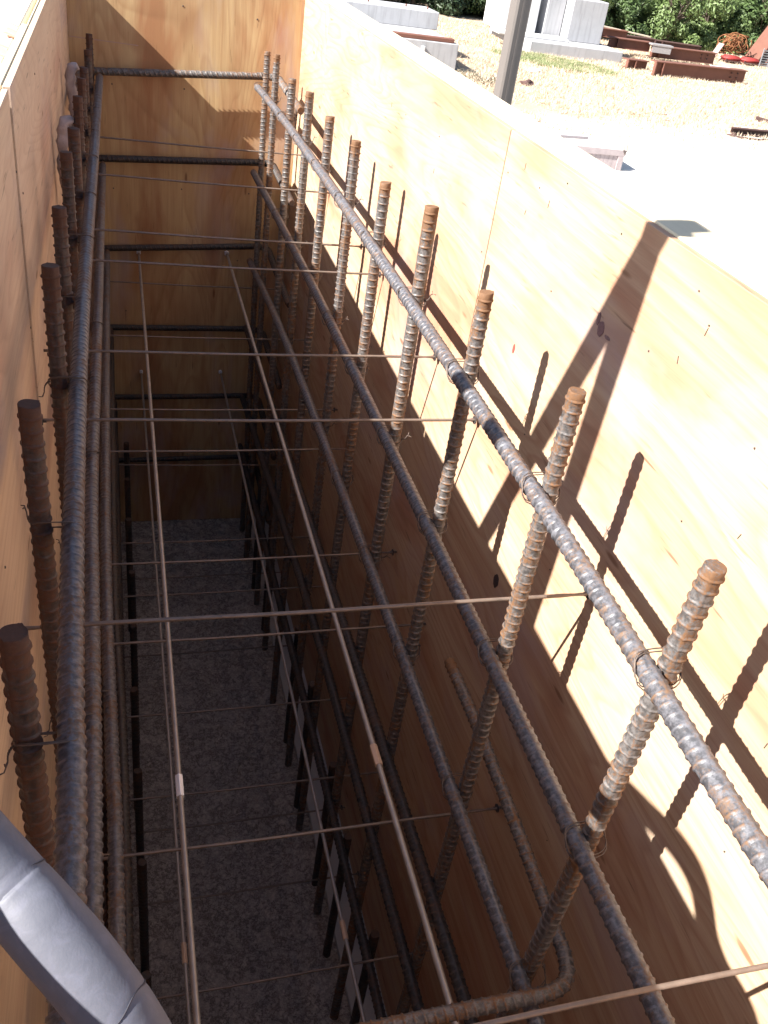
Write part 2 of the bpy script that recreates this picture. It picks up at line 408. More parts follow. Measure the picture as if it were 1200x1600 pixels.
def right_wall():
    ori = Vector((1.05, 2, ZF)); root = empty('formwork_wall', ori)
    tag(root, 'sunlit right-hand plywood form wall crossed by bar shadows', 'formwork wall', 'plywood form walls')
    for y0, y1 in ((YN, -.102), (-.098, 2.336), (2.343, 4.778), (4.782, YE+.018)):
        sheet(root, 'plywood_sheet', XR, XR+.018, y0, y1, ZF+.002, ZT-.001, M_PLY, ori)
    MB().box(.0, .105, YN-2, YE+.02-2, -.042, 0, .003).build('top_plate', M_TIM, root, (XR+.019-ori.x, 0, ZT+.003-ori.z))
    for y in (-.10, 2.34, 4.78): MB().box(0, .003, -.06, .06, 0, ZT-.043-ZF).build('seam_light_stop', M_TIMZ, root, (XR+.0181-ori.x-.0003, y-2, .001))  # added opaque strips that stop sun leaking through the sheet gaps
    y = YN+.02; 
    while y < YE:
        MB().box(.003, .088, 0, .04, 0, ZT-.04-ZF-.003, .002).build('stud', M_TIMZ, root, (XR+.0185-ori.x, y-2, .001)); y += .40
    for z in (-1.0, -1.8, -2.6):
        for dz in (0, .10):
            MB().box(0, .04, YN-2, YE-2, 0, .09, .003).build('waler', M_TIM, root, (XR+.108-ori.x, 0, z+dz-ori.z))
    nl = [(1.95, -.48), (2.09, -.53), (1.35, -.50), (1.29, -.54), (1.66, -.50), (2.37, -.79), (1.07, -.66), (1.85, -1.09), (1.44, -.66), (1.17, -.88), (1.9, -.72), (2.3, -.55), (2.31, -1.1), (2.31, -1.4), (2.9, -.6), (3.3, -.62), (1.55, -1.3), (1.2, -1.9), (.9, -1.75), (.75, -1.3), (1.6, -1.95), (2.9, -1.9)]
    nails(root, ori, [((XR-.001, a, z), .0019) for a, z in nl], 'x')
    for a, z, l_, dy in ((1.29, -.545, .016, .003), (1.345, -.625, .014, -.004), (2.02, -.54, .018, .002), (2.14, -.60, .012, .003), (2.2, -.50, .016, 0), (1.02, -.80, .012, .004), (.78, -1.05, .014, .002), (2.9, -.70, .016, .002), (3.5, -.62, .016, .0)):
        MB().bar((XR-.0005-ori.x, a-ori.y, z-ori.z), (XR-.0005-ori.x, a+dy-ori.y, z-l_-ori.z), .0012, .0018).build('staple', M_NAIL, root)
    # torn dark veneer knots, plus marks painting the forked shadow's darker blob
    for a, z, ry, rz_, c in ((2.027, -.931, .0062, .0125, (.26, .06, .05)), (1.80, -1.54, .016, .022, (.05, .03, .03)), (1.635, -.70, .013, .016, (.20, .11, .11)), (1.655, -.685, .006, .014, (.20, .11, .11)), (1.60, -.705, .012, .004, (.22, .13, .12))):
        M = simple('knot_shadow_mark', c, .7, 0, .5, 150, .6)
        bm = bmesh.new(); bmesh.ops.create_circle(bm, cap_ends=True, segments=22, radius=1)
        for v in bm.verts:
            an = math.atan2(v.co.y, v.co.x); k = 1+.25*noise.noise(Vector((math.cos(an)*2, math.sin(an)*2, a*9)))
            v.co = Vector((0, v.co.x*ry*k, v.co.y*rz_*k))
        g = bmesh.ops.extrude_face_region(bm, geom=bm.faces[:]); 
        for v in g['geom']:
            if isinstance(v, bmesh.types.BMVert): v.co.x -= .0015
        q = MB(); q.addbm(bm); bm.free(); q.build('knot_shadow_mark', M, root, (XR-ori.x, a-ori.y, z-ori.z))
right_wall()
def left_wall():
    ori = Vector((-.26, 2, ZF)); root = empty('formwork_wall', ori)
    tag(root, 'shaded left-hand plywood form wall close beside rusty bars', 'formwork wall', 'plywood form walls')
    for y0, y1 in ((YN, -.152), (-.148, 2.282), (2.290, 4.728), (4.732, YE+.018)):
        sheet(root, 'plywood_sheet', XL-.018, XL-(.0045 if y0 < 2 and y1 < 2.4 else 0), y0, y1, ZF+.002, ZT-.001-(.004 if y0 < 2 else 0), M_PLYL, ori)
    for y0, y1, w_, dz in ((YN, 2.28, .006, -.006), (2.292, 3.18, .020, 0), (3.19, YE, .006, 0)):
        MB().box(-w_, 0, y0-2, y1-2, -.04, 0, .002).build('top_strip', M_TIM, root, (XL-.0185-ori.x, 0, ZT+.002+dz-ori.z))
    for y in (-.15, 2.286, 4.73): MB().box(-.003, 0, -.06, .06, 0, ZT-.043-ZF).build('seam_light_stop', M_TIMZ, root, (XL-.0181-ori.x, y-2, .001))  # same added strips, blocking sunlight at the left wall's gaps
    y = YN+.02
    while y < YE:
        MB().box(-.088, -.0032, 0, .04, 0, ZT-.12-ZF, .002).build('stud', M_TIMZ, root, (XL-.0187-ori.x, y-2, .001)); y += .40
    for z in (-1.0, -1.8, -2.6):
        for dz in (0, .10):
            MB().box(-.04, 0, YN-2, YE-2, 0, .09, .003).build('waler', M_TIM, root, (XL-.108-ori.x, 0, z+dz-ori.z))
    nails(root, ori, [((XL+.001, a, z), .003) for a, z in ((2.24, -.62), (2.35, -.7), (1.5, -.8), (3.0, -.55), (1.4, -1.1), (2.24, -1.0))], 'x')
left_wall()
def end_wall():
    ori = Vector((.39, YE+.05, ZF)); root = empty('formwork_wall', ori)
    tag(root, 'far end plywood form wall with orange vertical grain and chalk lines', 'formwork wall', 'plywood form walls')
    sheet(root, 'plywood_sheet', XL+.0005, XR-.0005, YE, YE+.017, ZF+.002, ZT-.002, M_PLYE, ori)
    MB().box(XL-ori.x, XR-ori.x, .0, .088, -.042, 0, .003).build('top_plate', M_TIMX, root, (0, YE+.018-ori.y, ZT-ori.z))
    x = XL+.03
    while x < XR:
        MB().box(0, .04, 0, .088, 0, ZT-.045-ZF, .002).build('stud', M_TIMZ, root, (x-ori.x, YE+.0185-ori.y, .001)); x += .38
    nails(root, ori, [((a, YE-.001, z), .0045) for a, z in ((-.01, -1.01), (.37, -1.0), (-.02, -1.56), (.36, -1.54), (.75, -1.54), (.06, -1.9), (.70, -1.95), (.03, -2.3), (.05, -2.9), (.36, -.6), (.75, -.62))], 'y')
    # snapped chalk lines, thin raised lines of blue chalk
    Mc = simple('chalk', (.40, .27, .24), .95, 0, .2, 90, 0)
    for a, b_ in (((XL+.004, -.80), (.13, -.81)),):
        MB().bar((a[0]-ori.x, YE-.0006-ori.y, a[1]-ori.z), (b_[0]-ori.x, YE-.0006-ori.y, b_[1]-ori.z), .0010, .004).build('chalk_line', Mc, root)
end_wall()
def near_wall():
    ori = Vector((.39, YN-.05, ZF)); root = empty('formwork_wall', ori)
    tag(root, 'near end plywood form wall behind the viewer', 'formwork wall', 'plywood form walls')
    sheet(root, 'plywood_sheet', XL+.0005, XR-.0005, YN-.017, YN, ZF+.002, ZT-.002, M_PLYE, ori)
    MB().box(XL-ori.x, XR-ori.x, -.088, 0, -.042, 0, .003).build('top_plate', M_TIMX, root, (0, YN-.018-ori.y, ZT-ori.z))
near_wall()
# loose planks lying on the outside walers of the left wall
for i, (y0, y1, dx, dz, lab) in enumerate(((YN, 2.52, -.003, 0, 'nearer sun-bleached plank on top outside the left form wall'), (2.56, 5.7, 0, .002, 'farther sun-bleached plank along the left form wall with a split edge'))):
    x0 = XL-.045+dx
    o = MB().box(x0-.30, x0, y0, y1, -.045, 0, .004)
    me = o.mesh('plank')
    for v in me.vertices:
        if v.co.x > x0-.02 and i == 1 and v.co.y < 3: v.co.x += .004
    pl = link('timber_plank', me, M_PLANK, None, (0, 0, ZT-.004+dz)); tag(pl, lab, 'plank', 'planks on the left wall')
# splinters in the gap
rr = random.Random(3); spr = empty('wood_splinters', (XL-.05, 2.8, ZT)); tag(spr, 'broken pinkish wood splinters in the gap by the left wall top', 'splinters')
MSP = simple('fresh_wood', (.60, .36, .26), .8)
for k in range(9):
    y = -.35+rr.random()*.8; MB().bar((.020, y, -.006), (-.012-rr.random()*.01, y+rr.uniform(-.02, .05), .004), .01+rr.random()*.012, .004).build('splinter', MSP, spr)

# unseen timbers added beside the left wall to throw the forked shadow
X_ = -.34
br = MB().box(-.02, .02, -.038, .038, 0, 1.25, .006).build('shadow_post', M_TIMZ, None, (X_, 1.295, ZT-.03)); br.rotation_euler = (math.radians(2.2), 0, 0)
tag(br, 'unseen upright timber added by the left form wall to cast shadow', 'post')
b2 = MB().bar((0, 0, 0), (0, -.49, 1.24), .04, .075).build('shadow_brace', M_TIM, None, (X_-.045, 1.70, ZT-.03))
tag(b2, 'unseen slanting timber added by the left wall to cast shadow', 'brace')

# ================================================================== REINFORCEMENT
YS = [.83, 1.31, 1.80, 2.26, 2.72, 3.143, 3.592, 4.034, 4.469, 4.955, 5.281]
ZR = [-.702, -.681, -.690, -.640, -.708, -.688, -.707, -.706, -.733, -.709, -.746]
XRB = [.79]*11
YLs = [.83, 1.29, 1.80, 2.26, 2.72, 3.14, 3.6, 4.03, 4.47, 4.95, 5.28]
ZL = [-.748, -.70, -.672, -.70, -.69, -.722, -.719, -.738, -.774, -.779, -.757]
XLB = [-.131, -.139, -.1305, -.134, -.133, -.126, -.1256, -.1226, -.123, -.115, -.113]
LB = 3.23
upR = rebar('reinforcing_bar', [(0, 0, -LB), (0, 0, 0)], .0375, .0222, 22, .0008, .0029, smooth=False, tips=(0, 1), material=M_BAR)
upL = rebar('reinforcing_bar', [(0, 0, -LB), (0, 0, 0)], .0375, .0240, 22, .0010, .0029, smooth=False, tips=(0, 1), material=M_RUST)
for i in range(11):
    lean = (.0, 0) if i else (0, 0)
    o = link('upright_bar', upR, None, None, (XRB[i], YS[i], ZR[i]), (random.uniform(-.004, .004), random.uniform(-.004, .004), random.choice([.5, 1.1, 2.0, 2.6, 3.3])))
    lab = 'nearest right-hand upright bar, thick with an orange rusted tip' if i == 0 else 'farthest right-hand upright bar, in the far corner' if i == 10 else '%s nearest upright bar in the right-hand row' % ORD[i+1]
    tag(o, lab, 'rebar', 'upright bars along the right wall')
    if i == 0: o.rotation_mode = 'ZYX'; o.rotation_euler = (math.radians(1.3), math.radians(.35), .9); o.location.y -= .004
    o = link('upright_bar', upL, None, None, (XLB[i], YLs[i], ZL[i]), (random.uniform(-.004, .004), random.uniform(-.004, .004), random.uniform(0, 3)))
    lab = 'nearest left-hand upright bar, brown rusted, at the left picture edge' if i == 0 else 'farthest left-hand upright bar, in the far corner' if i == 10 else '%s nearest brown upright bar in the left-hand row' % ORD[i+1]
    tag(o, lab, 'rebar', 'upright bars along the left wall')
# short dowels rising from the footing
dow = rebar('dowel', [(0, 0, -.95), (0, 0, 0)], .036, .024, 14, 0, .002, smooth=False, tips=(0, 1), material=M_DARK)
for i, y in enumerate((1.30, 1.66, 2.07, 2.42, 2.87, 3.30, 3.70, 4.22, 4.62, 5.05)):
    o = link('dowel_bar', dow, None, None, (.80+(.012 if i % 2 else 0), y, -3.03+random.uniform(-.03, .03)), (0, 0, i*1.1))
    tag(o, '%s short dowel stub rising from the footing on the right' % ('nearest' if i == 0 else ORD[i+1]+' nearest'), 'dowel', 'footing dowels on the right')
for i, y in enumerate((1.25, 1.65, 2.08, 2.50, 2.97, 3.39, 3.80, 4.28, 4.72, 5.1)):
    o = link('dowel_bar', dow, None, None, (.008+random.uniform(-.006, .006), y, -3.05+random.uniform(-.03, .03)), (0, 0, i*.9))
    tag(o, '%s short dowel stub rising from the footing on the left' % ('nearest' if i == 0 else ORD[i+1]+' nearest'), 'dowel', 'footing dowels on the left')

YN2 = -.3
LV = ['top', 'second highest', 'third highest', 'fourth highest', 'fifth highest', 'lowest']
Rp = [
 [(.754, YN2, -.925), (.754, .5, -.920), (.754, 1.2, -.897), (.754, 2.2, -.888), (.754, 3.2, -.888), (.753, 4.4, -.902), (.748, 5.31, -.928)],
 [(.756, YN2, -.1-1.235), (.756, .8, -1.335), (.755, 2.2, -1.330), (.755, 3.6, -1.335), (.752, 5.31, -1.380)],
 [(.754, YN2, -1.800), (.754, .9, -1.795), (.754, 2.4, -1.785), (.754, 4.0, -1.80), (.756, 5.31, -1.90)],
 [(.756, YN2, -2.17), (.756, 1.2, -2.18), (.755, 2.4, -2.215), (.756, 5.31, -2.33)],
 [(.756, YN2, -2.58), (.756, 1.5, -2.58), (.755, 3, -2.60), (.756, 5.31, -2.83)],
 [(.755, YN2, -3.05), (.755, 2.0, -3.03), (.756, 5.31, -3.2)]]
Lp = [
 [(-.075, YN2, -.93), (-.073, .6, -.93), (-.082, .95, -.93), (-.089, 1.4, -.928), (-.092, 1.96, -.928), (-.089, 2.7, -.93), (-.080, 3.74, -.935), (-.070, 5.30, -.955)],
 [(-.070, YN2, -1.385), (-.074, .9, -1.385), (-.084, 1.65, -1.385), (-.090, 2.1, -1.385), (-.084, 3.0, -1.385), (-.072, 5.30, -1.395)],
 [(-.045, YN2, -1.85), (-.048, 1.2, -1.85), (-.056, 1.6, -1.85), (-.070, 2.3, -1.85), (-.073, 3.3, -1.86), (-.068, 5.30, -1.885)],
 [(-.035, YN2, -2.35), (-.037, 1.9, -2.35), (-.058, 2.9, -2.35), (-.065, 5.30, -2.37)],
 [(-.040, YN2, -2.85), (-.045, 2.2, -2.85), (-.060, 5.30, -2.86)],
 [(-.050, YN2, -3.3), (-.055, 2.2, -3.3), (-.060, 5.30, -3.3)]]
for k in range(6):
    for side, pts in (('right', Rp[k]), ('left', Lp[k])):
        o0 = Vector(pts[-1]); loc = [Vector(p)-o0 for p in pts]
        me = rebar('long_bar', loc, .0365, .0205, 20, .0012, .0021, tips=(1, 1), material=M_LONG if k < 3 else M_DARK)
        o = link('long_bar', me, None, None, o0)
        tag(o, '%s of the long bars running down the %s side' % (LV[k], side), 'rebar', 'long bars down the %s side' % side)

# hairpins: cross bar against the far end wall bent round the corner uprights
def arc(c, r, a0, a1, n=7): return [(c[0]+r*math.cos(a0+(a1-a0)*i/n), c[1]+r*math.sin(a0+(a1-a0)*i/n)) for i in range(n+1)]
HZ = [(-.950, -.880), (-1.388, -1.338), (-1.895, -1.828), (-2.385, -2.37), (-2.87, -2.85), (-3.35, -3.33)]
HY = [(4.587, 4.6), (4.60, 4.65), (4.50, 4.5), (4.6, 4.6), (4.6, 4.6), (4.6, 4.6)]
for k, (za, zb) in enumerate(HZ):
    yc = 5.375; r = .085; xr = .865; xl = -.180
    P2 = [(xl, HY[k][0]+.05)]+arc((xl+r, yc-r), r, PI, PI/2)+arc((xr-r, yc-r), r, PI/2, 0)+[(xr, HY[k][1])]
    pts = [(x, y, za+(zb-za)*min(1, max(0, (x-xl)/(xr-xl)))-.02*max(0, (yc-r-y))) for x, y in P2]
    o0 = Vector(((xl+xr)/2, yc, za))
    # densify straight runs so the curve stays tight
    loc = []
    for a, b in zip(pts, pts[1:]):
        a = Vector(a); b = Vector(b); n = max(1, int((b-a).length/.06))
        loc += [a.lerp(b, i/n)-o0 for i in range(n)]
    loc.append(Vector(pts[-1])-o0)
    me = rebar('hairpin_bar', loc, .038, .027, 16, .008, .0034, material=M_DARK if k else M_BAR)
    tag(link('hairpin_bar', me, None, None, o0), '%s ribbed cross bar bent round the far corner uprights' % ['topmost', 'second highest', 'third highest', 'fourth highest', 'fifth highest', 'lowest'][k], 'rebar', 'U-bent cross bars at the far end')
# near hairpin, its right leg lying between uprights and right wall
pts = [(.86, 1.69, -1.735), (.86, 1.45, -1.732), (.86, 1.15, -1.75), (.862, .98, -1.770), (.865, .90, -1.78), (.858, .84, -1.775), (.835, .795, -1.765), (.79, .775, -1.758), (.72, .772, -1.755), (.5, .772, -1.758), (.2, .772, -1.77), (-.05, .775, -1.78)]
o0 = Vector(pts[-3])
tag(link('hairpin_bar', rebar('hairpin_bar', [Vector(p)-o0 for p in pts], .034, .0205, 18, .004, .0022, material=M_BAR), None, None, o0), 'near U-bent bar hooking round the nearest right upright low in the trench', 'rebar')

# wire ties -------------------------------------------------------------
def wire_mesh(seed):
    r_ = random.Random(seed); q = MB(); n = 40; loops = []
    for lp in range(2):
        pts = []; sgn = 1 if lp == 0 else 1
        for k in range(n+1):
            a = 2*PI*k/n; c, s = math.cos(a), math.sin(a); e = .62
            x = .0395*math.copysign(abs(c)**e, c); d = .0285*math.copysign(abs(s)**e, s)
            pts.append((x+.001*r_.uniform(-1, 1), d*.75+lp*.004, d*.70+lp*.003+.0008*r_.uniform(-1, 1)))
        q.tube(pts, .0011, 6)
    # twisted tail with a curled end
    tail = []; tw = []
    for k in range(26):
        s = k/25; base = Vector((.036+.012*math.sin(s*1.6), .010+.012*s, .008-.020*s*s))
        a = s*22; tail.append(base+Vector((0, .0016*math.cos(a), .0016*math.sin(a)))); tw.append(base-Vector((0, .0016*math.cos(a), .0016*math.sin(a))))
    e = tail[-1]; cu = [e+Vector((.001*k, .005*math.sin(k*.7), -.005+.005*math.cos(k*.7))) for k in range(6)]
    q.tube(tail+cu, .0011, 5); q.tube(tw+[tw[-1]+Vector((.004, .010, -.006)), tw[-1]+Vector((.010, .014, -.004))], .0011, 5)
    return q.mesh('tie_wire')
WM = [wire_mesh(i) for i in range(3)]
for w_ in WM: w_.materials.append(M_WIRE)
def interp(P, y):
    for a, b in zip(P, P[1:]):
        if a[1] <= y <= b[1]:
            t = (y-a[1])/(b[1]-a[1]); return Vector(a).lerp(Vector(b), t)
    return Vector(P[-1])
LV3 = ['top', 'second highest', 'third highest']
for k, n_ in ((0, 11), (1, 9), (2, 6)):
    for i in range(n_):
        p = interp(Rp[k], YS[i])
        o = link('tie_wire', WM[(i+k) % 3], None, None, ((p.x+XRB[i])/2, YS[i], p.z), (random.uniform(-.15, .15), 0, 0))
        if i % 2 and i > 1: o.rotation_euler = (PI+random.uniform(-.2, .2), 0, 0)
        tag(o, 'tie wire joining the %s right upright to the %s long bar' % ('nearest' if i == 0 else ORD[i+1]+' nearest', LV3[k]), 'tie wire', 'wire ties on the right bars')
for k, n_ in ((0, 9), (1, 6), (2, 5)):
    for i in range(n_):
        p = interp(Lp[k], YLs[i])
        o = link('tie_wire', WM[(i+k+1) % 3], None, None, ((p.x+XLB[i])/2, YLs[i], p.z), (random.uniform(-.15, .15), 0, PI))
        if (i+k) % 2: o.rotation_euler = (PI+random.uniform(-.2, .2), 0, PI)
        tag(o, 'tie wire joining the %s left upright to the %s long bar' % ('nearest' if i == 0 else ORD[i+1]+' nearest', LV3[k]), 'tie wire', 'wire ties on the left bars')

# snap ties crossing the form --------------------------------------------
def tie_parts(r):
    pts = [(x, .0012*math.sin(x*9), .0015*math.sin(x*5+1)) for x in [i*.03 for i in range(int((XR-XL)/.03)+1)]]+[(XR-XL, 0, 0)]
    rr_ = [r*(.7 if .045 < p[0] < .075 or XR-XL-.075 < p[0] < XR-XL-.045 else 1) for p in pts]
    rod = MB().tube(pts, rr_, 8).mesh('rod'); rod.materials.append(M_TIE)
    bm = bmesh.new(); bmesh.ops.create_cone(bm, cap_ends=True, segments=16, radius1=.0125, radius2=.0125, depth=.003)
    bmesh.ops.rotate(bm, verts=bm.verts[:], matrix=Matrix.Rotation(PI/2, 3, 'Y')); q = MB(); q.addbm(bm); bm.free()
    q.tube([(-.002, 0, 0), (.010, 0, 0)], .0052, 10); wm = q.mesh('washer'); wm.materials.append(M_BLACK)
    return rod, wm
TIES = [(-1.21, [(.51, .012), (1.35, 0), (2.14, 0), (2.55, 0), (3.30, -.005), (3.63, -.012), (4.40, -.012), (5.09, -.010)], 'upper'),
        (-2.07, [(.60, 0), (1.43, 0), (2.21, 0), (2.62, 0), (3.39, 0), (3.76, 0), (4.56, 0), (5.31, -.01)], 'second'),
        (-2.95, [(1.51, .01), (2.28, 0), (2.70, 0), (3.48, 0), (3.91, 0), (4.67, -.02)], 'third'),
        (-3.74, [(2.33, 0), (2.70, 0), (3.88, 0), (4.58, 0)], 'lowest')]
rodm, washm = tie_parts(.0044)
proto = empty('form_tie', (XL, 0, 0)); link('rod', rodm, None, proto); link('washer', washm, None, proto, (.018, 0, 0)); link('washer', washm, None, proto, (XR-XL-.016, 0, 0), (0, 0, PI))
first = True
for z, ys, nm in TIES:
    for i, (y, dz) in enumerate(ys):
        o = proto if first else copy_tree(proto); first = False
        o.location = (XL, y, z-dz/2); o.rotation_euler = (0, -dz/1.22 if dz else random.uniform(-.003, .003), 0)
        tag(o, '%s thin form tie of the %s level spanning the trench' % (('nearest' if i == 0 else ORD[i+1]+' nearest'), nm), 'form tie', 'thin form ties across the trench')

# long smooth rods with coupling nuts, one end anchored in the far wall ---------
def hexnut(r, l, m_, name, root, loc):
    bm = bmesh.new(); bmesh.ops.create_cone(bm, cap_ends=True, segments=6, radius1=r, radius2=r, depth=l)
    bmesh.ops.rotate(bm, verts=bm.verts[:], matrix=Matrix.Rotation(PI/2, 3, 'X')); bmesh.ops.bevel(bm, geom=bm.edges[:], offset=.0008, segments=1, affect='EDGES')
    q = MB(); q.addbm(bm); bm.free(); q.build(name, m_, root, loc)
RODS = [((.100, YN2, -1.90), (.112, 5.40, -1.922), .0075, (1.472, 1.538), M_NUTS, 'upper left smooth rod with a bright silver coupling nut', .0),
        ((.626, YN2, -1.905), (.632, 5.40, -1.902), .0080, (1.498, 1.566), M_NUTB, 'upper right smooth rod with a tan coupling nut', 0),
        ((.128, YN2, -2.69), (.114, 5.40, -2.711), .0062, (1.473, 1.538), M_NUTB, 'lower left thin rod with a dull brown coupling nut', 0),
        ((.622, YN2, -2.70), (.619, 5.40, -2.705), .0065, (1.468, 1.531), M_NUTB, 'lower right thin rod with a dull tan coupling nut', 0)]
for a, b, r, (c0, c1), m_, lab, _ in RODS:
    a = Vector(a); b = Vector(b); root = empty('steel_rod', b); tag(root, lab, 'rod', 'long smooth rods down the trench')
    n = 60; pts = []
    for i in range(n+1):
        t = i/n; p = a.lerp(b, t); pts.append(p-b+Vector((.003*math.sin(t*PI), 0, -.008*math.sin(t*PI))))
    MB().tube(pts, r, 10).build('rod', M_ROD, root)
    yc = (c0+c1)/2; t = (yc-a.y)/(b.y-a.y); p = a.lerp(b, t)+Vector((.003*math.sin(t*PI), 0, -.008*math.sin(t*PI)))
    hexnut(r*1.45, c1-c0, m_, 'coupling_nut', root, tuple(p-b))
    hexnut(r*1.9, .018, M_NUTS, 'end_nut', root, (0, .028, 0))

# mortar-crusted bent bars at far left ------------------------------------------
for pts, lab in (([(-.165, 4.62, -1.45), (-.168, 4.56, -1.15), (-.178, 4.52, -.93), (-.182, 4.50, -.82), (-.168, 4.50, -.775), (-.150, 4.53, -.80)], 'farther pale mortar-crusted bent bar at the far left'),
                 ([(-.172, 3.72, -1.45), (-.178, 3.66, -1.15), (-.188, 3.62, -.95), (-.182, 3.60, -.83), (-.165, 3.60, -.800), (-.148, 3.62, -.825)], 'nearer pale mortar-crusted bent bar at the far left')):
    o0 = Vector(pts[3]); fp = smooth_path(pts, .01)[::2]; q = MB(); V0 = len(q.v)
    rs = [.019+.010*noise.noise(p*22)+.005*noise.noise(p*60) for p in fp]; rs[-1] = .008; rs[-2] = .016
    q.tube([p-o0 for p in fp], rs, 14)
    q.v = [tuple(Vector(v)+.010*noise.noise_vector(Vector(v)*48)+.003*noise.noise_vector(Vector(v)*140)) for v in q.v]
    tag(q.build('crusted_bar', M_MORT, None, o0), lab, 'rebar', 'mortar-crusted bent bars')

# ================================================================== HOSE over the left edge
def hose():
    P = [(-.50, 1.30, -.43), (-.38, 1.05, -.435), (-.30, .85, -.435), (-.25, .68, -.408), (-.212, .575, -.400), (-.182, .50, -.43), (-.139, .440, -.522), (-.0900, .398, -.580), (-.0640, .370, -.597), (-.0380, .345, -.620), (-.0140, .320, -.652), (.0090, .294, -.695), (.03, .255, -.74), (.05, .23, -.95), (.06, .2, -1.3)]
    o0 = Vector(P[3]); fine = smooth_path(P, .01); fine = [a.lerp(b_, k/4) for a, b_ in zip(fine, fine[1:]) for k in range(4)]+[fine[-1]]
    M, t, b = mat('grey_cloth_tape'); v = coords(t, rnd=False)
    n = noi(t, v, 18, 5, .6); n2 = noi(t, v, 420, 2, .6); n3 = noi(t, v, 55, 4, .6, 1)
    a = mix(t, n, (.085, .087, .112), (.135, .138, .170)); a = mix(t, mth(t, 'MULTIPLY', ramp(t, n3, [(.35, 1), (.5, 0)]), .35), a, (.15, .15, .20))
    L(t, a, b.inputs['Base Color']); b.inputs['Roughness'].default_value = .62
    bump(t, b, mth(t, 'ADD', n3, mth(t, 'MULTIPLY', n2, .5)), .22, .0012)
    root = empty('vibrator_hose', o0); tag(root, 'grey taped hose bulging into view at the bottom left corner', 'hose')
    fr = frames(fine); V = []; F = []; seg = 40; cum = 0; sm = []
    creases = [.03+.072*k+.012*math.sin(k*2.3) for k in range(28)]
    for i, (p, tt, u, w_) in enumerate(fr):
        if i: cum += (p-fr[i-1][0]).length
        for k in range(seg):
            an = 2*PI*k/seg; r = .0262
            for c in creases:
                dd = abs(cum+.010*math.sin(an+2.2)-c*1.15); r -= .0006*math.exp(-(dd/.0022)**2)
            r += .0010*noise.noise(Vector((cum*18, math.cos(an)*1.5, math.sin(an)*1.5)))
            V.append(tuple(p+(u*math.cos(an)+w_*math.sin(an))*r-o0))
    for i in range(len(fr)-1):
        for k in range(seg): F.append([i*seg+k, i*seg+(k+1) % seg, (i+1)*seg+(k+1) % seg, (i+1)*seg+k])
    F.append(list(reversed(range(seg)))); F.append([(len(fr)-1)*seg+k for k in range(seg)])
    me = bpy.data.meshes.new('tape_sleeve'); me.from_pydata(V, [], F); me.polygons.foreach_set('use_smooth', [True]*len(F)); me.update()
    link('tape_sleeve', me, M, root)
    MC = simple('dark_crease_shade', (.035, .033, .045), .8, 0, .2, 60, 0)  # dark rings paint the shade lying in the sleeve creases
    cums = [0]
    for a_, b_ in zip(fine, fine[1:]): cums.append(cums[-1]+(b_-a_).length)
    for ci, c in enumerate(creases):
        if not .2 < c*1.15 < cums[-1]-.05: continue
        pts = []; a0 = 1.9+ci*.9
        for k in range(34):
            an = a0+k*(4.6/33); sc = c*1.15-.012*math.sin(an+2.2)+.0012*math.sin(an*5+ci)
            j = min(len(cums)-2, max(0, next(i_ for i_, v_ in enumerate(cums) if v_ >= sc)-1))
            p, tt, u, w_ = fr[j]; q_ = p+tt*(sc-cums[j]); pts.append(q_+(u*math.cos(an)+w_*math.sin(an))*.0262-o0)
        MB().tube(pts, [.0001+.00075*math.sin(PI*k/33)**.5 for k in range(34)], 5).build('crease_shade', MC, root)
    tip_ = Vector(P[-1])-o0
    MB().tube([tip_, tip_+Vector((.012, -.02, -.25)), tip_+Vector((.013, -.022, -.28))], [.022, .022, .010], 20).build('vibrator_head', M_ROD, root)
hose()

# ================================================================== BACKGROUND
def steel_pole():
    M = simple('painted_steel_grey', (.125, .11, .105), .55, .1, .08, 3, .1)
    o0 = Vector((2.46, 6.0, G)); root = empty('steel_pole', o0, math.radians(8)); tag(root, 'tall plain grey-brown steel pole beyond the right form wall', 'pole')
    MB().box(-.052, .052, -.052, .052, .02, 5.5, .012).build('shaft', M, root)
    MB().box(-.11, .11, -.11, .11, 0, .02, .003).build('base_plate', M, root)
    MB().box(-.012, .004, -.0545, -.0525, .03, 5.5, .0005).build('seam_strip', M, root)
steel_pole()
def abutment():
    o0 = Vector((5, 22.7, G)); root = empty('concrete_abutment', o0); tag(root, 'stepped weathered concrete abutment block behind the right form wall', 'concrete block')
    def bx(n, x0, x1, y0, y1, z0, z1, m_, bev=.015): MB().box(x0-5, x1-5, y0-22.7, y1-22.7, z0-G, z1-G, bev).build(n, m_, root)
    bx('lower_block', -2, 7.95, 22.7, 26.5, G-.1, -2.605, M_CONC)
    bx('timber_edge', -2, 7.84, 22.75, 22.95, -2.604, -2.51, M_RUSTY)
    bx('upper_block', -2, 8.09, 25.0, 26.2, -2.604, -2.20, M_CONC)
    bx('pilaster', 7.02, 7.1, 22.62, 22.699, G, -2.72, M_CONCW, .01)
    for x in (6.31, 7.32, 7.91):
        MB().tube([(x-5, 2.8, 1.0), (x-5, 2.8, 1.06)], .02, 8).build('anchor_bolt', M_RUSTY, root)
M_RUSTY = simple('rusty_brown_steel', (.165, .07, .05), .75, .1, .3, 4, .2)
M_RUSTD = simple('dark_rusty_steel', (.08, .042, .038), .75, .1, .3, 4, .2)
abutment()
